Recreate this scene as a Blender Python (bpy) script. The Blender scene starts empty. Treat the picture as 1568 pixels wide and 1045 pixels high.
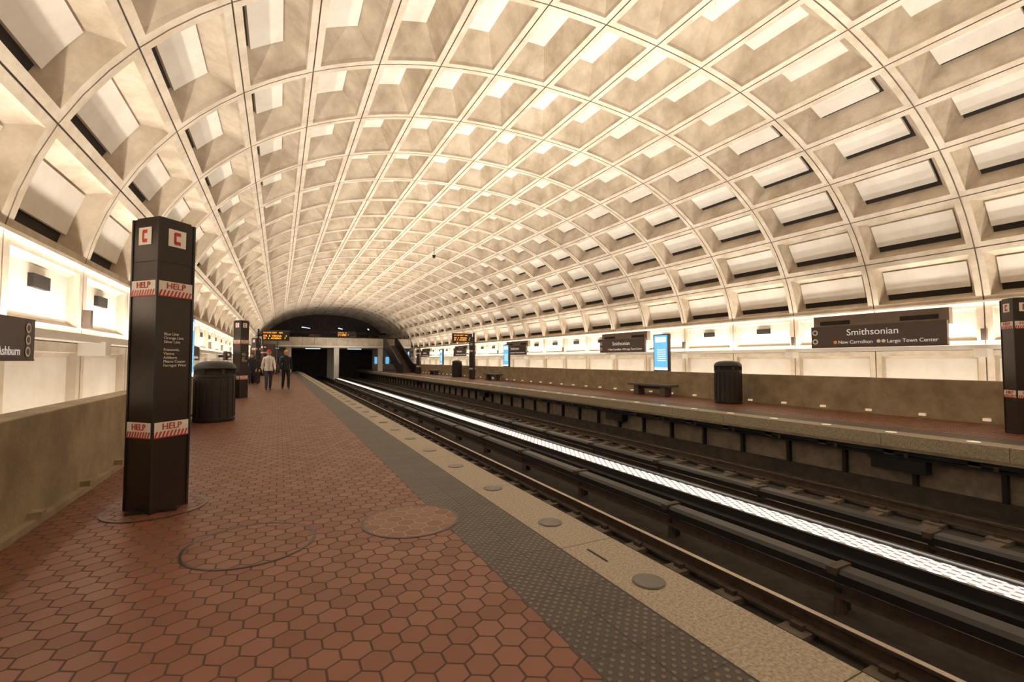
import bpy, math, random
from mathutils import Vector, Matrix
random.seed(4)
R=math.radians
XC=6.55; AW=9.35
NCOL=35
Y0=-9.6; Y1=Y0+2.4*NCOL   # 74.4
YM=61.0                    # mezzanine front
PITCH=2.4
sc=bpy.context.scene
sc.view_settings.view_transform='Standard'
# ------------------------------------------------ materials
def new_mat(name):
    m=bpy.data.materials.new(name); m.use_nodes=True
    nt=m.node_tree; b=nt.nodes['Principled BSDF']
    return m,nt,b
def mat(name,col,rough=.6,metal=0,emit=0,emcol=None,noise=0,nscale=3,col2=None,bump=0,bscale=40,spec=None):
    m,nt,b=new_mat(name)
    b.inputs['Base Color'].default_value=(*col,1); b.inputs['Roughness'].default_value=rough
    b.inputs['Metallic'].default_value=metal
    if spec is not None: b.inputs['Specular IOR Level'].default_value=spec
    if emit:
        b.inputs['Emission Color'].default_value=(*(emcol or col),1); b.inputs['Emission Strength'].default_value=emit
    tc=nt.nodes.new('ShaderNodeTexCoord')
    n=nt.nodes.new('ShaderNodeTexNoise'); n.inputs['Scale'].default_value=nscale; n.inputs['Detail'].default_value=6
    n.inputs['Roughness'].default_value=.65
    nt.links.new(tc.outputs['Object'],n.inputs['Vector'])
    cr=nt.nodes.new('ShaderNodeValToRGB')
    c2=col2 or tuple(c*(1-noise) for c in col)
    cr.color_ramp.elements[0].position=.36; cr.color_ramp.elements[0].color=(*c2,1)
    cr.color_ramp.elements[1].position=.62; cr.color_ramp.elements[1].color=(*col,1)
    nt.links.new(n.outputs['Fac'],cr.inputs['Fac']); nt.links.new(cr.outputs['Color'],b.inputs['Base Color'])
    if bump:
        n2=nt.nodes.new('ShaderNodeTexNoise'); n2.inputs['Scale'].default_value=bscale
        nt.links.new(tc.outputs['Object'],n2.inputs['Vector'])
        bp=nt.nodes.new('ShaderNodeBump'); bp.inputs['Strength'].default_value=bump; bp.inputs['Distance'].default_value=.02
        nt.links.new(n2.outputs['Fac'],bp.inputs['Height']); nt.links.new(bp.outputs['Normal'],b.inputs['Normal'])
    return m
M={}
M['rib']=mat('rib_concrete_lit',(.76,.68,.57),.8,nscale=1.6,col2=(.58,.49,.38),bump=.25,bscale=14)  # same concrete toned lighter, so the ribs' lit look is in the colour
M['concrete']=mat('vault_concrete_shaded',(.66,.57,.46),.8,nscale=1.3,col2=(.43,.35,.26),bump=.3,bscale=14)  # coffer sides: shade painted in as a darker tone, with real stains
M['panel']=mat('coffer_panel',(.88,.85,.79),.75,nscale=1.3,col2=(.80,.74,.66))
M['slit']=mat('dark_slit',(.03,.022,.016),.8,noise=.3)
M['groove']=mat('groove',(.40,.33,.26),.9,noise=.3)
M['wall']=mat('wall_concrete',(.64,.56,.46),.7,nscale=1.1,col2=(.48,.40,.31),bump=.15,bscale=12)
M['parapet']=mat('parapet_concrete',(.34,.27,.17),.65,nscale=2.2,col2=(.22,.165,.095),bump=.2,bscale=25)
M['white']=mat('trim_white',(.85,.82,.76),.5,noise=.05)
M['granite']=mat('granite',(.41,.345,.255),.55,nscale=55,col2=(.19,.155,.115))
M['lens']=mat('edge_lamp_lens',(.12,.11,.09),.25,noise=.2)
M['lens_on']=mat('edge_lamp_lens_lit',(.9,.8,.6),.3,emit=.5,emcol=(1,.85,.6))
M['track']=mat('trackbed',(.05,.041,.033),.85,noise=.5,nscale=4,bump=.5,bscale=12)
M['black']=mat('black_painted',(.016,.014,.013),.4,noise=.3)
M['steel']=mat('rail_steel',(.75,.65,.55),.3,1,noise=.2,nscale=6)
M['rust']=mat('rail_rust',(.07,.047,.034),.7,noise=.4,nscale=9)
M['bronze']=mat('bronze_brown',(.032,.020,.015),.32,.3,noise=.2,nscale=3)
M['bronze_l']=mat('bronze_light',(.12,.09,.075),.35,.5,noise=.2)
M['brown']=mat('sign_brown',(.085,.055,.047),.35,noise=.1)
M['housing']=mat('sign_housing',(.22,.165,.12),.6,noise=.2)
M['cream']=mat('label_cream',(.80,.74,.66),.5,noise=.05)
M['red']=mat('label_red',(.50,.03,.025),.5,noise=.1)
M['lip']=mat('lips',(.35,.12,.09),.5)
M['ltext']=mat('letter_white',(.85,.83,.8),.5,emit=.25)
M['amber']=mat('amber_led',(1,.35,.03),.5,emit=2.0,emcol=(1,.36,.05))
M['blue']=mat('screen_blue',(.15,.5,.85),.3,emit=.8,emcol=(.18,.58,1))
M['screenw']=mat('screen_white',(.8,.9,1),.3,emit=1.0,emcol=(.75,.9,1))
M['orange']=mat('line_orange',(.85,.35,.04),.5)
M['lampw']=mat('kick_lamp',(.8,.65,.5),.4,emit=.35,emcol=(1,.78,.52))
M['dimconc']=mat('under_platform',(.26,.21,.155),.85,noise=.4,nscale=3,bump=.3,bscale=10)
M['tie']=mat('rail_plinth',(.15,.12,.09),.85,noise=.4,nscale=3)
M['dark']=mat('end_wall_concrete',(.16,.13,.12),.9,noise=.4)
M['benchm']=mat('bench_granite',(.10,.085,.07),.5,noise=.4,nscale=20)

def hexmat(name,ca,cb,grout,s,gw=.035,rough=.40):
    m,nt,b=new_mat(name); N=nt.nodes; L=nt.links
    def vm(op,a=None,bb=None):
        n=N.new('ShaderNodeVectorMath'); n.operation=op
        for i,v in enumerate((a,bb)):
            if v is None: continue
            if hasattr(v,'links') : L.new(v,n.inputs[i])
            else: n.inputs[i].default_value=v
        return n
    def mm(op,a,bb=None):
        n=N.new('ShaderNodeMath'); n.operation=op
        for i,v in enumerate((a,bb)):
            if v is None: continue
            if hasattr(v,'links'): L.new(v,n.inputs[i])
            else: n.inputs[i].default_value=v
        return n.outputs[0]
    tc=N.new('ShaderNodeTexCoord')
    p=vm('MULTIPLY',tc.outputs['Object'],(1/s,1/s,0)).outputs[0]
    h=(.5,math.sqrt(3)/2,1); nh=(-.5,-math.sqrt(3)/2,-1)
    a=vm('WRAP',p,h,).outputs[0]; N[-1].inputs[2].default_value=nh
    q=vm('ADD',p,(.5,math.sqrt(3)/2,0)).outputs[0]
    bb=vm('WRAP',q,h).outputs[0]; N[-1].inputs[2].default_value=nh
    la=vm('LENGTH',a).outputs['Value']; lb=vm('LENGTH',bb).outputs['Value']
    sel=mm('LESS_THAN',la,lb)
    mx=N.new('ShaderNodeMix'); mx.data_type='VECTOR'
    L.new(sel,mx.inputs['Factor'])
    vin=[i for i in mx.inputs if i.type=='VECTOR']; L.new(bb,vin[-2]); L.new(a,vin[-1])
    g=[o for o in mx.outputs if o.type=='VECTOR'][0]
    ab=vm('ABSOLUTE',g).outputs[0]
    sx=N.new('ShaderNodeSeparateXYZ'); L.new(ab,sx.inputs[0])
    d1=vm('DOT_PRODUCT',ab,(.5,math.sqrt(3)/2,0)).outputs['Value']
    hd=mm('MAXIMUM',sx.outputs['X'],d1)
    idv=vm('SUBTRACT',p,g).outputs[0]
    idr=vm('SNAP',vm('ADD',idv,(.05,.05,0)).outputs[0],(.25,.25,1)).outputs[0]
    wn=N.new('ShaderNodeTexWhiteNoise'); L.new(idr,wn.inputs['Vector'])
    mc=N.new('ShaderNodeMix'); mc.data_type='RGBA'
    ci=[i for i in mc.inputs if i.type=='RGBA']; ci[0].default_value=(*ca,1); ci[1].default_value=(*cb,1)
    n=N.new('ShaderNodeTexNoise'); n.inputs['Scale'].default_value=.9; n.inputs['Detail'].default_value=5; L.new(tc.outputs['Object'],n.inputs['Vector'])
    f=mm('ADD',mm('MULTIPLY',wn.outputs['Value'],.4),mm('MULTIPLY',n.outputs['Fac'],.65))
    L.new(f,mc.inputs['Factor'])
    mr=N.new('ShaderNodeMapRange'); mr.inputs['From Min'].default_value=.5-gw-.015; mr.inputs['From Max'].default_value=.5-gw+.015
    L.new(hd,mr.inputs['Value'])
    m2=N.new('ShaderNodeMix'); m2.data_type='RGBA'
    c2=[i for i in m2.inputs if i.type=='RGBA']
    L.new(mr.outputs[0],m2.inputs['Factor']); L.new([o for o in mc.outputs if o.type=='RGBA'][0],c2[0]); c2[1].default_value=(*grout,1)
    L.new([o for o in m2.outputs if o.type=='RGBA'][0],b.inputs['Base Color'])
    rr=mm('ADD',mm('MULTIPLY',mr.outputs[0],.4),rough); rr=mm('ADD',rr,mm('MULTIPLY',wn.outputs['Value'],.1)); L.new(rr,b.inputs['Roughness'])
    bp=N.new('ShaderNodeBump'); bp.inputs['Strength'].default_value=.6; bp.inputs['Distance'].default_value=.004
    L.new(mm('SUBTRACT',1.0,mr.outputs[0]),bp.inputs['Height']); L.new(bp.outputs['Normal'],b.inputs['Normal'])
    return m
M['hex']=hexmat('hex_tile',(.215,.077,.038),(.13,.043,.022),(.065,.032,.021),.148)
M['hex2']=hexmat('hex_tile_cover',(.20,.075,.040),(.14,.05,.027),(.34,.26,.18),.148,gw=.035)
def domemat():
    m,nt,b=new_mat('tactile_domes'); N=nt.nodes; L=nt.links
    tc=N.new('ShaderNodeTexCoord'); mp=N.new('ShaderNodeMapping'); mp.inputs['Rotation'].default_value=(0,0,R(45))
    L.new(tc.outputs['Object'],mp.inputs['Vector'])
    v=N.new('ShaderNodeTexVoronoi'); v.voronoi_dimensions='2D'; v.inputs['Randomness'].default_value=0; v.inputs['Scale'].default_value=1/.047
    L.new(mp.outputs[0],v.inputs['Vector'])
    mr=N.new('ShaderNodeMapRange'); mr.inputs['From Min'].default_value=.22; mr.inputs['From Max'].default_value=.34; mr.inputs['To Min'].default_value=1; mr.inputs['To Max'].default_value=0
    L.new(v.outputs['Distance'],mr.inputs['Value'])
    br=N.new('ShaderNodeTexBrick'); br.offset=0; br.inputs['Scale'].default_value=1; br.inputs['Brick Width'].default_value=.305; br.inputs['Row Height'].default_value=.305
    br.inputs['Mortar Size'].default_value=.006; br.inputs['Color1'].default_value=(.10,.078,.062,1); br.inputs['Color2'].default_value=(.075,.058,.046,1); br.inputs['Mortar'].default_value=(.025,.018,.014,1)
    mp2=N.new('ShaderNodeMapping'); mp2.inputs['Location'].default_value=(-1.34,0,0); L.new(tc.outputs['Object'],mp2.inputs['Vector']); L.new(mp2.outputs[0],br.inputs['Vector'])
    mx=N.new('ShaderNodeMix'); mx.data_type='RGBA'; mx.blend_type='MULTIPLY'; c=[i for i in mx.inputs if i.type=='RGBA']
    mx.inputs['Factor'].default_value=1; L.new(br.outputs['Color'],c[0])
    cr=N.new('ShaderNodeValToRGB'); cr.color_ramp.elements[0].color=(.5,.47,.47,1); cr.color_ramp.elements[1].color=(1.6,1.55,1.5,1); L.new(mr.outputs[0],cr.inputs[0]); L.new(cr.outputs[0],c[1])
    L.new([o for o in mx.outputs if o.type=='RGBA'][0],b.inputs['Base Color']); b.inputs['Roughness'].default_value=.5
    bp=N.new('ShaderNodeBump'); bp.inputs['Strength'].default_value=1; bp.inputs['Distance'].default_value=.006; L.new(mr.outputs[0],bp.inputs['Height']); L.new(bp.outputs['Normal'],b.inputs['Normal'])
    return m
M['dome']=domemat()
def stripmat():
    m,nt,b=new_mat('louvred_light'); N=nt.nodes; L=nt.links
    tc=N.new('ShaderNodeTexCoord')
    v=N.new('ShaderNodeTexVoronoi'); v.voronoi_dimensions='2D'; v.inputs['Randomness'].default_value=0; v.inputs['Scale'].default_value=1/.085
    mp=N.new('ShaderNodeMapping'); mp.inputs['Rotation'].default_value=(0,0,R(45)); mp.inputs['Scale'].default_value=(1,1,1)
    mq=N.new('ShaderNodeMapping'); mq.inputs['Scale'].default_value=(1,.6,1)
    L.new(tc.outputs['Object'],mq.inputs['Vector']); L.new(mq.outputs[0],mp.inputs['Vector']); L.new(mp.outputs[0],v.inputs['Vector'])
    mr=N.new('ShaderNodeMapRange'); mr.inputs['From Min'].default_value=.32; mr.inputs['From Max'].default_value=.52; mr.inputs['To Min'].default_value=1.5; mr.inputs['To Max'].default_value=.08
    L.new(v.outputs['Distance'],mr.inputs['Value'])
    b.inputs['Base Color'].default_value=(.5,.48,.45,1); b.inputs['Emission Color'].default_value=(1,.93,.86,1)
    L.new(mr.outputs[0],b.inputs['Emission Strength'])
    return m
M['strip']=stripmat()

# ------------------------------------------------ builder
COL=bpy.context.scene.collection
class B:
    def __init__(s): s.v=[];s.f=[];s.m=[];s.mats=[];s.M=Matrix()
    def mi(s,k):
        if k not in s.mats: s.mats.append(k)
        return s.mats.index(k)
    def add(s,vs,fs,k):
        o=len(s.v); s.v+=[tuple(s.M@Vector(v)) for v in vs]
        i=s.mi(k)
        for f in fs: s.f.append(tuple(o+a for a in f)); s.m.append(i)
    def box(s,x0,x1,y0,y1,z0,z1,k):
        vs=[(x,y,z) for z in(z0,z1) for y in(y0,y1) for x in(x0,x1)]
        s.add(vs,[(0,2,3,1),(4,5,7,6),(0,1,5,4),(2,6,7,3),(0,4,6,2),(1,3,7,5)],k)
    def quad(s,a,b,c,d,k): s.add([a,b,c,d],[(0,1,2,3)],k)
    def cyl(s,x,y,z0,z1,r,k,r2=None,n=32,cap=True):
        r2=r if r2 is None else r2
        vs=[(x+r*math.cos(2*math.pi*i/n),y+r*math.sin(2*math.pi*i/n),z0) for i in range(n)]+[(x+r2*math.cos(2*math.pi*i/n),y+r2*math.sin(2*math.pi*i/n),z1) for i in range(n)]
        fs=[(i,(i+1)%n,n+(i+1)%n,n+i) for i in range(n)]
        if cap: fs+=[tuple(range(n))[::-1],tuple(range(n,2*n))]
        s.add(vs,fs,k)
    def lathe(s,x,y,prof,k,n=36,ey=1.0,cap=True):
        vs=[(x+r*math.cos(2*math.pi*i/n),y+ey*r*math.sin(2*math.pi*i/n),z) for r,z in prof for i in range(n)]
        fs=[(j*n+i,j*n+(i+1)%n,(j+1)*n+(i+1)%n,(j+1)*n+i) for j in range(len(prof)-1) for i in range(n)]
        if cap: fs+=[tuple(range(n))[::-1],tuple(range((len(prof)-1)*n,len(prof)*n))]
        s.add(vs,fs,k)
    def sph(s,c,r,k,n=16,m=10,fn=None):
        vs=[]
        for j in range(m+1):
            t=math.pi*j/m
            for i in range(n):
                p=2*math.pi*i/n
                d=Vector((math.sin(t)*math.cos(p),math.sin(t)*math.sin(p),math.cos(t)))
                q=Vector((c[0]+r[0]*d.x,c[1]+r[1]*d.y,c[2]+r[2]*d.z))
                if fn: q=fn(q,d)
                vs.append(tuple(q))
        s.add(vs,[(j*n+i,(j+1)*n+i,(j+1)*n+(i+1)%n,j*n+(i+1)%n) for j in range(m) for i in range(n)],k)
    def prism(s,poly,y0,y1,k):
        n=len(poly); vs=[(x,y0,z) for x,z in poly]+[(x,y1,z) for x,z in poly]
        s.add(vs,[(i,(i+1)%n,n+(i+1)%n,n+i) for i in range(n)]+[tuple(range(n))[::-1],tuple(range(n,2*n))],k)
    def beam(s,a,b,w,h,k):
        a=Vector(a);b=Vector(b);d=(b-a).normalized(); u=Vector((0,0,1))
        if abs(d.z)>.99:u=Vector((1,0,0))
        r=d.cross(u).normalized()*w/2; t=r.normalized().cross(d)*h/2
        vs=[tuple(p+sr*r+st*t) for p in(a,b) for sr,st in((-1,-1),(1,-1),(1,1),(-1,1))]
        s.add(vs,[(0,1,2,3),(7,6,5,4),(0,4,5,1),(1,5,6,2),(2,6,7,3),(3,7,4,0)],k)
    def obj(s,name,parent=None,loc=None,rotz=0,smooth=False,bevel=0):
        me=bpy.data.meshes.new(name); me.from_pydata(s.v,[],s.f)
        for k in s.mats: me.materials.append(M[k])
        me.polygons.foreach_set('material_index',s.m)
        me.update()
        import bmesh
        bm=bmesh.new(); bm.from_mesh(me); bmesh.ops.remove_doubles(bm,verts=bm.verts,dist=1e-5); bmesh.ops.recalc_face_normals(bm,faces=bm.faces); bm.to_mesh(me); bm.free()
        if smooth:
            me.polygons.foreach_set('use_smooth',[True]*len(me.polygons))
            try: me.set_sharp_from_angle(angle=R(35))
            except Exception: pass
        o=bpy.data.objects.new(name,me); COL.objects.link(o)
        if loc: o.location=loc
        o.rotation_euler[2]=rotz
        if parent: o.parent=parent
        if bevel:
            md=o.modifiers.new('b','BEVEL'); md.width=bevel; md.segments=2; md.limit_method='ANGLE'
        return o
def text(parent,body,size,loc,rotz,k,name='lettering',align='LEFT',ext=.002,space=1.0):
    c=bpy.data.curves.new(name,'FONT'); c.body=body; c.size=size; c.align_x=align; c.align_y='CENTER'; c.extrude=ext; c.space_line=space
    c.materials.append(M[k]); o=bpy.data.objects.new(name,c); COL.objects.link(o)
    o.location=loc; o.rotation_euler=(R(90),0,rotz)
    if parent: o.parent=parent
    return o

# ------------------------------------------------ vault
a_,b_,n_=9.5,6.9,2.3
ZS=2.95
pts=[]
for i in range(6001):
    ph=math.pi*(1-i/6000); c=math.cos(ph); s_=max(math.sin(ph),0)
    x=XC+a_*math.copysign(abs(c)**(2/n_),c); z=1.45+b_*s_**(2/n_)
    if z>=ZS: pts.append((x,z))
WX=XC-pts[0][0]
cum=[0]
for p,q in zip(pts,pts[1:]): cum.append(cum[-1]+math.dist(p,q))
TOT=cum[-1]; NR=17
import bisect
def P(s):
    s=min(max(s,0),TOT); i=min(max(bisect.bisect_right(cum,s)-1,0),len(pts)-2)
    t=(s-cum[i])/(cum[i+1]-cum[i]); return (pts[i][0]+t*(pts[i+1][0]-pts[i][0]),pts[i][1]+t*(pts[i+1][1]-pts[i][1]))
def vaultmap(s,y,d):
    e=.15; p=P(s); q0=P(s-e); q1=P(s+e); tx,tz=q1[0]-q0[0],q1[1]-q0[1]; l=math.hypot(tx,tz)
    return (p[0]-tz/l*d,y,p[1]+tx/l*d)
def ring(s0,s1,y0,y1,K):
    A=[(s0+(s1-s0)*i/K,y0) for i in range(K+1)]; C=[(s1+(s0-s1)*i/K,y1) for i in range(K+1)]
    return A+C
def cell(b,mp,s0,s1,y0,y1,rb,depth,iy,isl,ish,K,slit=0,slity=0,side=1,base='concrete'):
    g=.014
    rs=[(ring(s0,s1,y0,y1,K),.03),(ring(s0+g,s1-g,y0+g,y1-g,K),.03),(ring(s0+g,s1-g,y0+g,y1-g,K),0)]
    rs+=[(ring(s0+rb,s1-rb,y0+rb,y1-rb,K),0),(ring(s0+rb+.015,s1-rb-.015,y0+rb+.015,y1-rb-.015,K),.07)]
    a0,a1,c0,c1=s0+rb+.02+isl,s1-rb-.02-ish,y0+rb+.02+iy,y1-rb-.02-iy
    rs+=[(ring(a0,a1,c0,c1,K),depth)]
    n=2*(K+1)
    vv=[[mp(s,y,d) for s,y in r] for r,d in rs]
    for j in range(len(vv)-1):
        k='groove' if j<2 else ('rib' if j==2 else base)
        b.add(vv[j]+vv[j+1],[(i,(i+1)%n,n+(i+1)%n,n+i) for i in range(n)],k)
    def patch(u0,u1,w0,w1,d,k):
        if u1-u0<1e-4 or w1-w0<1e-4: return
        vs=[mp(u0+(u1-u0)*i/K,w,d) for i in range(K+1) for w in(w0,w1)]
        b.add(vs,[(2*i,2*i+1,2*i+3,2*i+2) for i in range(K)],k)
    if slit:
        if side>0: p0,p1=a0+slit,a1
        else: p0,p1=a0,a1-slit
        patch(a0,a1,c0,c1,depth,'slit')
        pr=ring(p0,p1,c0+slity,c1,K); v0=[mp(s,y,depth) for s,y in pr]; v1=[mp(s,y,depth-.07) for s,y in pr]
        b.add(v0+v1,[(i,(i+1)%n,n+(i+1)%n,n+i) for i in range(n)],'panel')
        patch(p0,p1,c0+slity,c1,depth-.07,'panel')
    else: patch(a0,a1,c0,c1,depth,'panel')
v=B()
cols=[Y0+2.4*i for i in range(NCOL)]
ds=TOT/NR
for yc in cols:
    for r in range(NR):
        idx=min(r,NR-1-r); side=1 if r<=8 else -1
        iy=[.12,.14,.20,.28,.36,.40,.42,.44,.44][idx]
        lo=[.05,.06,.09,.13,.17,.20,.22,.22,.22][idx]; hi=[.20,.22,.22,.22,.22,.22,.22,.22,.22][idx]
        dp=[.30,.34,.42,.48,.54,.56,.56,.56,.56][idx]
        sl=[.17,.17,.15,.14,.08,0,0,0,0][idx]; sy=[0,0,.05,.06,.05,0,0,0,0][idx]
        isl,ish=(lo,hi) if side>0 else (hi,lo)
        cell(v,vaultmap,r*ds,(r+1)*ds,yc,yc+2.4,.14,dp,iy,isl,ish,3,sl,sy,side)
v.obj('ceiling')
# ------------------------------------------------ walls
for sg,nm in((-1,'left'),(1,'right')):
    w=B()
    def wm(s,y,d,sg=sg): return (XC+sg*(WX+d),y,s)
    def X(d0,d1,sg=sg): return sorted((XC+sg*(WX+d0),XC+sg*(WX+d1)))
    for i,yc in enumerate(cols):
        cell(w,wm,1.80,2.95,yc,yc+2.4,.15,.13,.05,.05,.05,1,base='wall')
        cell(w,wm,.1,1.72,yc,yc+2.4,.15,.10,.04,.04,.06,1,base='wall')
        w.box(*X(.07,.13),yc+.95,yc+1.45,2.42,2.6,'slit')
        if i%2==0:
            w.box(*X(-.34,-.0),yc-.13,yc+.13,1.52,1.74,'white')
            w.box(*X(-.12,-.02),yc-.05,yc+.05,1.95,2.25,'bronze_l')
    w.box(*X(.1,.3),Y0,Y1,-.4,.1,'wall')
    w.obj('wall_'+nm)
    t=B()
    t.box(*X(-.26,.12),Y0,Y1,1.72,1.76,'white')
    t.box(*X(-.28,-.25),Y0,Y1,1.72,1.83,'white')
    t.box(*X(-.045,.12),Y0,Y1,2.93,2.98,'rib')
    t.obj('trim_1' if sg<0 else 'trim_2')
XL,XR=-1.92,14.4
for x,sg,nm in((XL,-1,'left'),(XR,1,'right')):
    p=B(); x2=x+sg*.28
    p.box(*sorted((x,x2)),Y0,YM,-.3,.97,'parapet')
    p.box(*sorted((x2,XC+sg*(WX+.08))),Y0,YM,-.4,-.3,'wall')
    p.obj('parapet_wall_'+nm,bevel=.012)
    k=B(); k.box(*sorted((x-sg*.07,x-sg*.001)),Y0,YM,0.001,.06,'parapet')
    y=-5.0
    while y<YM-1:
        k.box(*sorted((x-sg*.09,x-sg*.001)),y-.06,y+.06,.06,.12,'lampw' if sg>0 else 'parapet'); y+=1.17
    k.obj('baseboard_'+nm)
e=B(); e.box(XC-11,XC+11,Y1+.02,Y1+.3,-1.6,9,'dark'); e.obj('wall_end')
e=B(); e.box(XC-11,XC+11,Y0-.3,Y0-.02,-1.6,9,'wall'); e.obj('wall_back')

# ------------------------------------------------ platforms
TA,TB_,TC=1.34,1.96,2.44
f=B(); f.box(XL,TA,Y0,Y1,-.3,0,'hex'); f.obj('floor')
f=B(); f.box(11.85,XR,Y0,Y1,-.3,0,'hex'); f.obj('floor_opposite')
for x0,x1 in((TA,TB_),(11.2,11.85)):
    f=B(); f.box(x0,x1,Y0,Y1,-.3,0,'dome'); f.obj('tactile_paving_strip')
def edge(x0,x1,lit,nm):
    g=B(); y=Y0
    while y<Y1-.01:
        g.box(x0,x1,y+.004,min(y+1.8,Y1)-.004,-.24,0.0,'granite'); y+=1.8
    g.box(x0+.01,x1-.01,Y0,Y1,-.3,-.01,'dimconc')
    y=2.3-1.22*8
    xm=(x0+x1)/2 - (.02 if x0<5 else -.03)
    while y<YM:
        g.cyl(xm,y,-.01,.004,.108,'bronze_l',n=28); g.cyl(xm,y,.0,.006,.096,'lens_on' if lit else 'lens',n=28)
        y+=1.22
    if x0<5: g.box(2.12,2.14,2.66,2.9,-.01,.002,'slit')
    g.obj(nm)
edge(TB_,TC,False,'granite_platform_edge'); edge(10.7,11.2,True,'granite_platform_edge')
u=B(); u.box(1.7,1.8,Y0,Y1,-1.3,-.3,'dimconc')
u.obj('platform_support')
u=B(); u.box(11.25,11.35,Y0,Y1,-1.3,-.3,'dimconc')
y=Y0+.3
while y<Y1:
    u.box(11.13,11.25,y-.035,y+.035,-1.3,-.3,'black')
    u.box(10.82,11.2,y-.03,y+.03,-.44,-.36,'bronze_l')
    u.box(10.84,10.98,y+.2,y+.36,-.42,-.31,'dimconc')
    y+=1.25
u.box(10.84,10.92,Y0,Y1,-.40,-.33,'black'); u.box(11.0,11.06,Y0,Y1,-.5,-.44,'black')
u.box(11.05,11.2,Y0,Y1,-1.3,-1.02,'track')
for yy in(4.2,12.8,25,40): u.box(10.95,11.2,yy,yy+.9,-.75,-.5,'black')
u.obj('platform_support')
# ------------------------------------------------ track
t=B(); t.box(1.7,11.3,Y0,Y1,-1.5,-1.3,'track'); t.obj('track_bed')
def rail(b,x,z=-1.05,h=.18):
    w=.036
    b.prism([(x-.07,z-h),(x+.07,z-h),(x+.07,z-h+.02),(x+.01,z-h+.04),(x+.01,z-.045),(x+w,z-.035),(x+w,z-.002),(x-w,z-.002),(x-w,z-.035),(x-.01,z-.045),(x-.01,z-h+.04),(x-.07,z-h+.02)],Y0,Y1,'rust')
    b.box(x-w+.004,x+w-.004,Y0,Y1,z-.003,z+.001,'steel')
for xm in(4.05,9.1):
    b=B()
    for x in(xm-.72,xm+.72): rail(b,x)
    y=Y0+.3
    while y<Y1-.3:
        for x in(xm-.72,xm+.72):
            b.box(x-.24,x+.24,y-.13,y+.13,-1.3,-1.232,'tie'); b.box(x-.13,x-.06,y-.06,y+.06,-1.235,-1.18,'rust'); b.box(x+.06,x+.13,y-.06,y+.06,-1.235,-1.18,'rust')
        b.box(xm-.48,xm+.48,y-.1,y+.1,-1.3,-1.26,'tie')
        y+=.76
    b.obj('railway_track')
for x in(5.50,7.66):
    b=B(); rail(b,x,-.98,.14)
    b.prism([(x-.13,-.93),(x-.13,-.84),(x-.09,-.80),(x+.09,-.80),(x+.13,-.84),(x+.13,-.93),(x+.11,-.93),(x+.11,-.85),(x-.11,-.85),(x-.11,-.93)],Y0,Y1,'black')
    y=Y0+.5
    while y<Y1:
        b.cyl(x,y,-1.3,-1.1,.07,'bronze_l',r2=.045,n=12); b.box(x-.03,x+.16,y-.03,y+.03,-1.3,-.86,'black'); b.box(x-.15,x+.15,y-.05,y+.05,-.86,-.785,'rust'); y+=2.4
    b.obj('third_rail')
b=B(); b.box(6.1,6.95,Y0,YM,-1.3,-.94,'black'); b.box(6.24,6.29,Y0,YM,-.94,-.83,'black'); b.box(6.74,6.79,Y0,YM,-.94,-.80,'black')
b.box(6.29,6.74,Y0,YM,-.94,-.85,'strip')
b.box(6.0,6.05,Y0,YM,-1.3,-1.0,'black')
b.obj('track_light_trough')

# ------------------------------------------------ floor covers
def cover(x,y,r,k,kk):
    b=B(); b.cyl(x,y,-.01,.002,r,k,n=64)
    n=64
    vs=[(x+q*math.cos(2*math.pi*i/n),y+q*math.sin(2*math.pi*i/n),.004) for q in(r-.011,r+.011) for i in range(n)]
    b.add(vs,[(i,(i+1)%n,n+(i+1)%n,n+i) for i in range(n)],kk)
    b.obj('round_floor_access_cover')
cover(-.17,4.2,.46,'hex','bronze'); cover(1.09,4.15,.42,'hex2','bronze')

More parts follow.
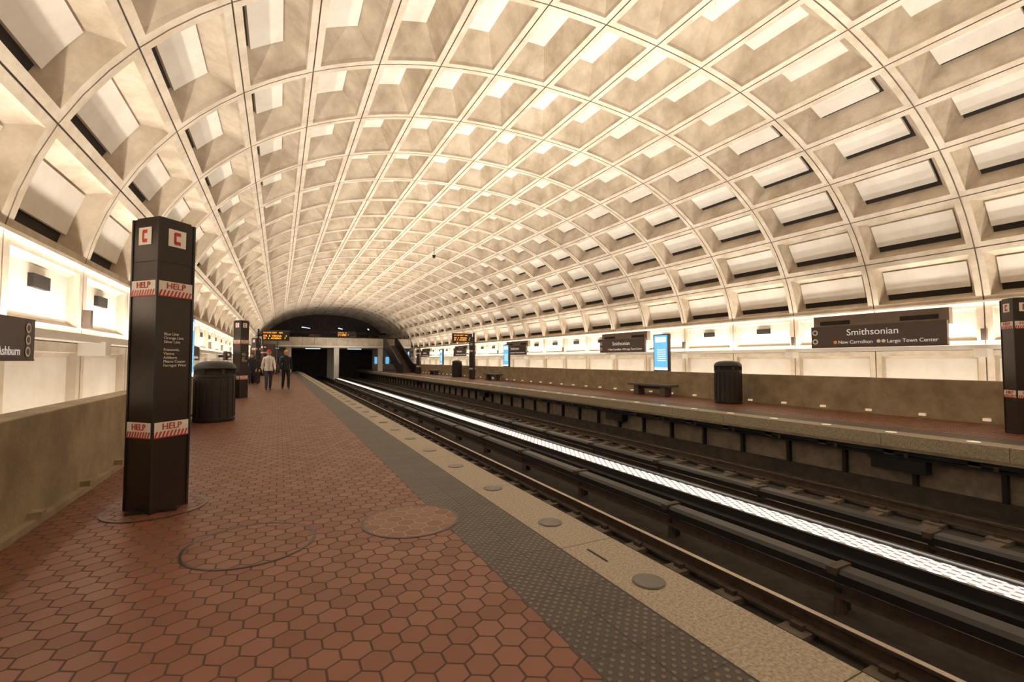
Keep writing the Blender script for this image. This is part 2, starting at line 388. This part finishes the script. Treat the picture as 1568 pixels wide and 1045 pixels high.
# ------------------------------------------------ pylons
def pylon(x,y,h=2.82):
    b=B(); s=.175
    b.cyl(0,0,0.001,.006,.42,'hex',n=40); n=40
    vs=[(q*math.cos(2*math.pi*i/n),q*math.sin(2*math.pi*i/n),.008) for q in(.40,.425) for i in range(n)]
    b.add(vs,[(i,(i+1)%n,n+(i+1)%n,n+i) for i in range(n)],'bronze_l')
    b.cyl(0,0,0.002,.03,.28,'bronze',n=4)
    b.box(-s,s,-s,s,.002,h,'bronze')
    b.box(-s-.004,s+.004,-s-.004,s+.004,h-.42,h-.412,'slit')
    b.box(-s+.02,s-.02,-s+.02,s-.02,h,h+.02,'black')
    for a in range(4):
        b.M=Matrix.Rotation(R(90*a),4,'Z')
        b.box(-s-.008,-s+.012,-s-.008,-s+.012,0.002,h,'black')
        f=-s-.003
        for zc in(.78,2.14):
            b.box(-s+.005,s-.005,f-.003,f,zc-.075,zc+.075,'cream')
            b.box(-s+.005,s-.005,f-.005,f,zc-.075,zc-.066,'red')
            k=9
            for i in range(k):
                x0=-s+.01+i*(2*s-.03)/k; w=.018
                b.quad((x0,f-.006,zc-.066),(x0+w,f-.006,zc-.066),(x0+w+.02,f-.006,zc-.012),(x0+.02,f-.006,zc-.012),'red')
        zc=h-.17
        b.box(-.085,.085,f-.004,f,zc-.085,zc+.085,'cream')
        b.box(-.034,-.012,f-.007,f-.003,zc-.05,zc+.05,'red')
        b.box(-.028,.03,f-.007,f-.003,zc+.028,zc+.062,'red'); b.box(-.028,.03,f-.007,f-.003,zc-.062,zc-.028,'red')
    b.M=Matrix()
    o=b.obj('information_pylon',loc=(x,y,0),rotz=R(45))
    for a in range(4):
        d=Vector((0,-s-.010,0)); d.rotate(Matrix.Rotation(R(90*a),3,'Z'))
        for zc in(.78,2.14):
            text(o,'HELP',.085,(d.x,d.y,zc+.03),R(90*a),'red',align='CENTER')
    d=-s-.005
    text(o,'Blue Line\nOrange Line\nSilver Line\n\nFranconia\nVienna\nAshburn\nMetro Center\nFarragut West',.038,(-.10,d,1.55),0,'cream',ext=.001)
    return o
pylon(-1.05,5.62)
pylon(-1.32,20.3,h=2.95)
pylon(-1.32,33)
pylon(-1.32,48)
pylon(13.05,3.45,h=2.66)
pylon(13.1,32.3); pylon(13.1,47.3)

def display(x,y,z,w,flip=1,arm=True):
    b=B(); b.box(-w/2,w/2,-.12,.12,-.28,.28,'black'); b.box(-w/2-.03,w/2+.03,-.13,.13,.28,.32,'bronze_l'); b.box(-w/2-.03,w/2+.03,-.13,.13,-.32,-.28,'bronze_l')
    if arm:
        if flip>0: b.box(w/2-.05,w/2+.2,-.05,.05,-.06,.06,'black')
        else: b.box(-w/2-.2,-w/2+.05,-.05,.05,-.06,.06,'black')
        px=(w/2+.18) if flip>0 else (-w/2-.18); b.box(px-.05,px+.05,-.05,.05,-z+.001,.4,'black')
    o=b.obj('train_arrival_display',loc=(x,y,z))
    text(o,'LN CAR DEST   MIN',.12,(-w/2+.08,-.125,.17),0,'amber')
    text(o,'OR  8  VIENNA     3\nSV  6  ASHBRN    7',.15,(-w/2+.08,-.125,-.1),0,'amber')
    return o
display(-.22,31.5,2.95,1.5,-1); display(12.0,31.6,3.1,1.5,1)
display(7.5,YM-.35,4.7,2.2,1,False)

def bin_(x,y):
    b=B()
    b.lathe(x,y,[(.42,0.001),(.43,.03),(.43,.08),(.415,.09),(.415,1.04),(.43,1.05),(.43,1.11),(.40,1.12)],'black')
    b.lathe(x,y,[(.37,1.12),(.37,1.24)],'slit')
    for a in range(6):
        c,s=math.cos(a*math.pi/3),math.sin(a*math.pi/3); b.box(x+.39*c-.03,x+.39*c+.03,y+.39*s-.03,y+.39*s+.03,1.11,1.24,'black')
    b.lathe(x,y,[(.425,1.23),(.435,1.26),(.42,1.31),(.37,1.37),(.26,1.415),(.1,1.43),(.02,1.432)],'black')
    for a in range(16):
        t=a*math.pi/8; c,s=math.cos(t),math.sin(t); b.beam((x+.42*c,y+.42*s,.1),(x+.42*c,y+.42*s,1.02),.012,.02,'bronze')
    b.obj('trash_can',smooth=True)
bin_(-1.36,12.95); bin_(13.5,10.4); bin_(13.6,37.0)

def bench(x,y):
    b=B(); b.box(x-.26,x+.26,y-1.2,y+1.2,.38,.47,'benchm')
    for d in(-.75,.75): b.box(x-.18,x+.18,y+d-.14,y+d+.14,0.001,.38,'benchm')
    b.box(x-.05,x+.05,y-.7,y+.7,.26,.36,'black')
    b.obj('bench',bevel=.015)
bench(13.75,14.2); bench(13.75,30.0); bench(13.75,44)

def screen(x,y,z0,z1,sg):
    b=B(); w=.42
    b.box(x-.07,x+.07,y-w,y+w,z0,z1,'black')
    f=x+sg*.073
    def q(y0,y1,a,c,k,e=0): b.quad((f+sg*e,y0,a),(f+sg*e,y1,a),(f+sg*e,y1,c),(f+sg*e,y0,c),k)
    q(y-w+.04,y+w-.04,z0+.05,z1-.04,'blue')
    H=z1-z0
    q(y-.3,y+.3,z1-.34,z1-.12,'screenw',.002); q(y-w+.04,y+w-.04,z0+.05,z0+.16,'screenw',.002)
    for i in range(6): q(y-.28,y+.2,z0+H*.28+i*.09,z0+H*.28+i*.09+.035,'screenw',.002)
    b.obj('digital_information_screen')
for y in(14.4,29.3,44,57): screen(14.55,y,.972,2.55,-1)
for y in(13.9,28.5,43,57): screen(-2.05,y,.972,2.55,1)

def sign(x,yc,z0,z1,sg,left=False):
    b=B(); w=1.68; rz=R(90)*sg
    b.box(-w,w,-.05,.05,z0,z1,'brown'); b.box(-w,w,-.055,-.0,z0,z0+.02,'bronze_l'); b.box(-w,w,-.055,0,z1-.02,z1,'bronze_l')
    for d in(-1.1,1.1):
        b.box(d-.06,d+.06,.05,.45 if not left else .3,z0+.15,z0+.27,'bronze')
    if not left:
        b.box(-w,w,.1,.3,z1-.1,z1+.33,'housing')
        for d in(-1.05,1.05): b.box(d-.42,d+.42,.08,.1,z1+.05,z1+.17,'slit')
    H=z1-z0
    def disc(x,z,r,k,e=0):
        n=20; b.add([(x+r*math.cos(2*math.pi*i/n),-.057-e,z+r*math.sin(2*math.pi*i/n)) for i in range(n)],[tuple(range(n))],k)
    if left:
        for i,z in enumerate((.78,.5,.22)): disc(w-.16,z0+H*z,.055,'cream'); disc(w-.16,z0+H*z,.035,'brown',.002)
    else:
        disc(-w+.12,z0+H*.72,.085,'cream'); disc(-w+.12,z0+H*.3,.085,'cream')
        disc(-w+.12,z0+H*.72,.05,'brown',.002); disc(-w+.12,z0+H*.3,.05,'brown',.002)
        disc(-.97,z0+H*.25,.05,'orange'); disc(.17,z0+H*.25,.05,'cream'); disc(.29,z0+H*.25,.05,'cream')
    o=b.obj('station_name_sign',loc=(x,yc,0),rotz=rz)
    if left:
        text(o,'Franconia-Springfield & Ashburn',.13,(w-.32,-.056,z0+H*.22),0,'ltext',align='RIGHT'); text(o,'Smithsonian',.22,(-.2,-.056,z0+H*.68),0,'ltext',align='CENTER')
    else:
        text(o,'Smithsonian',.27,(0,-.056,z0+H*.67),0,'ltext',align='CENTER'); text(o,'New Carrollton',.14,(-.89,-.056,z0+H*.24),0,'ltext'); text(o,'Largo Town Center',.14,(.37,-.056,z0+H*.24),0,'ltext')
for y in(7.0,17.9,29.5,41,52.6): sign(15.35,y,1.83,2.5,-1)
for y in(5.3,17.2,29,41,53): sign(-2.5,y,1.44,1.9,1,True)

# ------------------------------------------------ mezzanine, escalators, portal
m=B(); xa,xb=XC-9.25,XC+9.25
m.box(xa,xb,YM+.2,Y1-.1,3.0,3.3,'wall'); m.box(xa,xb,YM,YM+.2,3.1,4.25,'wall'); m.box(xa,xb,YM-.06,YM+.26,4.25,4.35,'bronze')
m.box(xa,xb,YM-.04,YM,3.1,3.25,'white')
for i in range(15): m.box(xa+i*1.3,xa+i*1.3+.04,YM-.02,YM,3.3,4.25,'groove')
for x in(1.0,6.5,12.0): m.box(x-.3,x+.3,YM+1,YM+1.6,0 if not 2.4<x<10.7 else -1.3,3.0,'white')
for x in(-1,3.9,9.1,14): m.box(x-.9,x+.9,YM+4,YM+4.2,2.9,3.0,'screenw')
for x in(0,4,9,13): m.box(x-.5,x+.5,YM+5,YM+5.1,3.3,4.9,'bronze_l')
m.box(xa+1.5,xb-1.5,YM+9,YM+9.3,5.2,5.5,'bronze')
for x in(2.5,6.8,10.5): m.beam((x,YM+2,5.6),(x+1.2,YM+8.5,5.9),.14,.1,'screenw')
for x in(1.0,5,8.4,12.0): m.box(x-.15,x+.15,YM+9,YM+9.3,3.3,5.3,'bronze_l')
m.obj('mezzanine')
m=B(); yp=YM+8
m.box(-2.6,1.0,yp,yp+.3,0,3.0,'wall'); m.box(12.2,15.7,yp,yp+.3,0,3.0,'wall'); m.box(6.0,7.0,yp,yp+.3,-1.3,3.0,'white')
for i in range(4): m.box(-2.2+i*.8,-1.7+i*.8,yp-.05,yp,.9,1.9,'blue' if i%2 else 'black')
for i in range(4): m.box(12.5+i*.8,13.0+i*.8,yp-.05,yp,.9,1.9,'blue' if i%2==0 else 'black')
m.obj('tunnel_portal')
def escal(x,ya,yb,H):
    b=B(); w=.75; n=int(H/.2)
    for i in range(n):
        y=ya+(yb-ya)*i/n; b.box(x-w+.15,x+w-.15,y,y+(yb-ya)/n+.05,i*H/n-.4 if i>2 else 0.001,(i+1)*H/n,'bronze_l')
    for sx in(-w,w):
        vs=[(sx+x+d,y,z) for d in(-.06,.06) for y,z in((ya-1.2,0.001),(ya-1.2,.95),(ya,.98),(yb,H+.98),(yb+1,H+.98),(yb+1,H-.5),(yb,H-.5),(ya+1.0,0.001))]
        b.add(vs,[tuple(range(8)),tuple(range(15,7,-1))]+[(i,(i+1)%8,8+(i+1)%8,8+i) for i in range(8)],'black')
        b.beam((x+sx,ya-1.3,1.0),(x+sx,ya,1.03),.1,.07,'bronze'); b.beam((x+sx,ya,1.03),(x+sx,yb,H+1.03),.1,.07,'bronze_l')
    b.obj('escalator')
escal(12.9,51.5,YM-1.2,3.3); escal(-1.0,54,YM-1.2,3.3)

b=B(); px_,pz_=P(TOT*.57)
b.beam((px_,26.4,pz_-.001),(px_,26.4,pz_-.55),.03,.03,'black'); b.sph((px_,26.4,pz_-.62),(.09,.09,.09),'black'); b.cyl(px_,26.4,pz_-.58,pz_-.52,.11,'bronze',n=20)
b.obj('security_camera')

# ------------------------------------------------ people
def skin(name,nodes,edges,parent=None,mats=None,sub=2,hem=None):
    me=bpy.data.meshes.new(name); me.from_pydata([n[0] for n in nodes],edges,[])
    o=bpy.data.objects.new(name,me); COL.objects.link(o)
    md=o.modifiers.new('s','SKIN'); md.use_smooth_shade=True
    for i,n in enumerate(nodes):
        r=n[1]; o.data.skin_vertices[0].data[i].radius=r if isinstance(r,tuple) else (r,r)
        o.data.skin_vertices[0].data[i].use_root=(i==0)
    s=o.modifiers.new('d','SUBSURF'); s.levels=sub; s.render_levels=sub
    dg=bpy.context.evaluated_depsgraph_get(); dg.update()
    nm=bpy.data.meshes.new_from_object(o.evaluated_get(dg))
    bpy.data.objects.remove(o)
    o=bpy.data.objects.new(name,nm); COL.objects.link(o); nm.materials.clear()
    for m_ in mats: nm.materials.append(m_)
    samp=[]
    for (a,b2) in edges:
        for t in(0,.25,.5,.75,1):
            q=Vector(nodes[a][0]).lerp(Vector(nodes[b2][0]),t); samp.append((q,nodes[b2][2] if t>.3 else nodes[a][2],abs(nodes[b2][0][0])<.15 and nodes[b2][0][2]>.8))
    for p in nm.polygons:
        p.use_smooth=True
        b_=min(samp,key=lambda s:(s[0]-p.center).length_squared); l=b_[1]
        if hem and b_[2] and l in(0,1): l=0 if p.center.z>hem else 1
        p.material_index=l
    if parent: o.parent=parent
    return o
def person(x,y,h,rz,jk,pants,cap,hair,stride=1):
    e=bpy.data.objects.new('person',None); COL.objects.link(e); e.location=(x,y,0); k=h/1.77; e.scale=(k,k,k); e.rotation_euler[2]=rz
    mj=mat('jacket',jk,.85,noise=.2,nscale=12); mp_=mat('trousers',pants,.85,noise=.3,nscale=12); ms=mat('skin_tone',(.52,.31,.22),.5,noise=.1); mh=mat('hair',hair,.6,noise=.3); mb=mat('shoes',(.03,.03,.03),.5,noise=.2); mc=mat('cap',cap,.7,noise=.1)
    t=stride
    N_=[((0,0,.96),(.155,.115),1),((0,0,1.10),(.16,.12),0),((0,-.01,1.30),(.17,.125),0),((0,0,1.43),(.105,.085),0),((0,-.01,1.495),.060,0),((0,-.02,1.60),.052,2)]
    E_=[(0,1),(1,2),(2,3),(3,4),(4,5)]
    for sx in(-1,1):
        sw=.10*sx*t
        i=len(N_); N_+=[((sx*.165,0,1.41),.074,0),((sx*.228,.03-sw*.5,1.15),.058,0),((sx*.235,-.03-sw*1.1,.94),.045,0),((sx*.235,-.04-sw*1.2,.895),.036,0)]
        E_+=[(3,i),(i,i+1),(i+1,i+2),(i+2,i+3)]
    for sx in(-1,1):
        sw=.16*sx*t; lift=.04 if sx*t<0 else 0
        i=len(N_); N_+=[((sx*.09,0,.86),.10,1),((sx*.095,-.05+sw*.5,.50),.072,1),((sx*.095,.02+sw*1.15,.12+lift*.6),.056,1),((sx*.095,.02+sw*1.15,.055+lift*.5),.045,3),((sx*.105,-.13+sw*1.15,.038+lift*.1),.038,3)]
        E_+=[(0,i),(i,i+1),(i+1,i+2),(i+2,i+3),(i+3,i+4)]
    skin('body',N_,E_,e,[mj,mp_,ms,mb],hem=.93)
    M['_s']=ms;M['_h']=mh;M['_c']=mc;M['_j']=mj
    hb=B(); HS=1.1; piv=Vector((0,-.02,1.55))
    hb.M=Matrix.Translation(piv)@Matrix.Scale(HS,4)@Matrix.Translation(-piv)
    def face(q,d):
        if d.y<-.3:
            f=max(0,1-abs(d.x)/.22)*max(0,1-abs(d.z+.12)/.28); q.y-=.026*f
            f=max(0,1-abs(d.x)/.4)*max(0,1-abs(d.z+.8)/.3); q.y-=.012*f
            for ex in(-.36,.36):
                f=max(0,1-math.hypot(d.x-ex,d.z-.08)/.2); q.y+=.010*f
        if d.z<-.2: q.x*=1-.25*(-d.z-.2)
        return q
    c=(0,-.025,1.645)
    hb.sph(c,(.078,.098,.118),'_s',28,20,face)
    for ex in(-.03,.03): hb.sph((ex,c[1]-.083,c[2]+.008),(.011,.008,.007),'slit',8,6)
    hb.box(-.022,.022,c[1]-.094,c[1]-.084,c[2]-.056,c[2]-.049,'lip')
    for ex in(-1,1): hb.sph((ex*.08,c[1]+.01,c[2]-.005),(.012,.02,.03),'_s',8,8)
    def hairf(q,d):
        if d.y<0: q.y=c[1]+.012+(q.y-c[1]-.022)*.35
        return q
    hb.sph((0,c[1]+.022,c[2]+.015),(.084,.095,.108),'_h',20,14,hairf)
    def capf(q,d):
        if d.z<0: q.z=c[2]+.045
        return q
    hb.sph((0,c[1]+.004,c[2]+.045),(.088,.106,.09),'_c',24,14,capf)
    n=12; vs=[(.075*math.cos(math.pi+math.pi*i/n),c[1]-.07+.12*math.sin(math.pi+math.pi*i/n),c[2]+.047) for i in range(n+1)]
    hb.add(vs+[(a,b_2,z+.012) for a,b_2,z in vs],[tuple(range(n+1)),tuple(range(2*n+1,n,-1))]+[(i,i+1,n+2+i,n+1+i) for i in range(n)],'_c')
    hb.obj('head',e,smooth=True)
    cb=B()
    cb.lathe(0,-.012,[(.098,1.43),(.088,1.47),(.080,1.525),(.070,1.525),(.07,1.45)],'_j',n=24,ey=.95,cap=False); cb.obj('collar',e,smooth=True)
    cb=B()
    cb.lathe(0,-.0,[(.165,1.05),(.172,.98),(.178,.90),(.18,.865),(.172,.865),(.165,.93)],'_j',n=32,ey=.76,cap=False)
    cb.box(-.006,.006,-.142,-.128,.88,1.44,'slit'); cb.obj('jacket_hem',e,smooth=True)
    for sx in(-1,1):
        sw=.10*sx*t; w0=Vector((sx*.235,-.04-sw*1.2,.885))
        nn=[(tuple(w0+Vector((0,0,.03))),(.024,.024),0),(tuple(w0+Vector((0,-.005,-.04))),(.020,.036),0),(tuple(w0+Vector((0,-.008,-.085))),(.016,.036),0)]
        skin('palm',nn,[(0,1),(1,2)],e,[ms],sub=1)
        for fi,(oy,ln) in enumerate(((-.030,.066),(-.010,.075),(.010,.070),(.029,.055))):
            p0=w0+Vector((0,oy-.006,-.075)); p1=p0+Vector((-sx*.004,0,-ln*.45)); p2=p1+Vector((-sx*.014,0,-ln*.33)); p3=p2+Vector((-sx*.014,0,-ln*.2))
            skin('finger_%d'%(fi+1),[(tuple(p0),.009,0),(tuple(p1),.0085,0),(tuple(p2),.008,0),(tuple(p3),.007,0)],[(0,1),(1,2),(2,3)],e,[ms],sub=1)
        p0=w0+Vector((0,-.022,-.03)); p1=p0+Vector((-sx*.008,-.024,-.028)); p2=p1+Vector((-sx*.008,-.008,-.03))
        skin('thumb',[(tuple(p0),.011,0),(tuple(p1),.010,0),(tuple(p2),.008,0)],[(0,1),(1,2)],e,[ms],sub=1)
    return e
person(-.45,24.8,1.93,R(8),(.88,.84,.80),(.05,.055,.08),(.6,.03,.03),(.25,.2,.15),1)
person(.30,25.3,1.93,R(8),(.018,.018,.022),(.015,.015,.018),(.7,.42,.04),(.03,.02,.015),-1)
person(-1.45,31.0,1.85,R(5),(.03,.03,.035),(.03,.03,.04),(.03,.03,.03),(.03,.02,.015),1)

# ------------------------------------------------ lamps
def area(name,x,y0,y1,z,w,power,tilt,col=(1,.895,.755),spread=None):
    l=bpy.data.lights.new(name,'AREA'); l.shape='RECTANGLE'; l.size=w; l.size_y=y1-y0; l.energy=power; l.color=col
    if spread: l.spread=R(spread)
    o=bpy.data.objects.new(name,l); COL.objects.link(o); o.location=(x,(y0+y1)/2,z); o.rotation_euler=(0,R(180)+tilt,0)
    return o
for i,(ya,yb) in enumerate(((-9.4,8),(8,25),(25,42),(42,YM-2))):
    for sg in(-1,1):
        area('cove_lamp',-2.45 if sg<0 else 15.0,ya,yb,-.15,.2,150 if sg<0 else 210,0)
        area('ledge_lamp',XC+sg*(WX-.19),ya,yb,1.785,.1,430,-sg*R(30))
        area('cornice_lamp',XC+sg*(WX-.022),ya,yb,2.925,.035,26,R(180))
    area('track_lamp',6.515,ya,yb,-.84,.4,1050,0,spread=135)
area('mezzanine_fill',XC,YM+1,Y1-1,5.0,1.0,60,R(180),col=(.8,.85,1))  # added fill to brighten the dark end wall, not a real fixture
w=bpy.data.worlds.new('World'); bpy.context.scene.world=w; w.use_nodes=True
w.node_tree.nodes['Background'].inputs[0].default_value=(.02,.018,.015,1)

c=bpy.data.cameras.new('Camera'); c.lens=16.0; c.sensor_width=36; c.clip_start=.05; c.clip_end=300
o=bpy.data.objects.new('Camera',c); COL.objects.link(o); o.location=(0,0,1.45)
o.rotation_euler=(R(90+PITCH),0,R(-27.06))
bpy.context.scene.camera=o
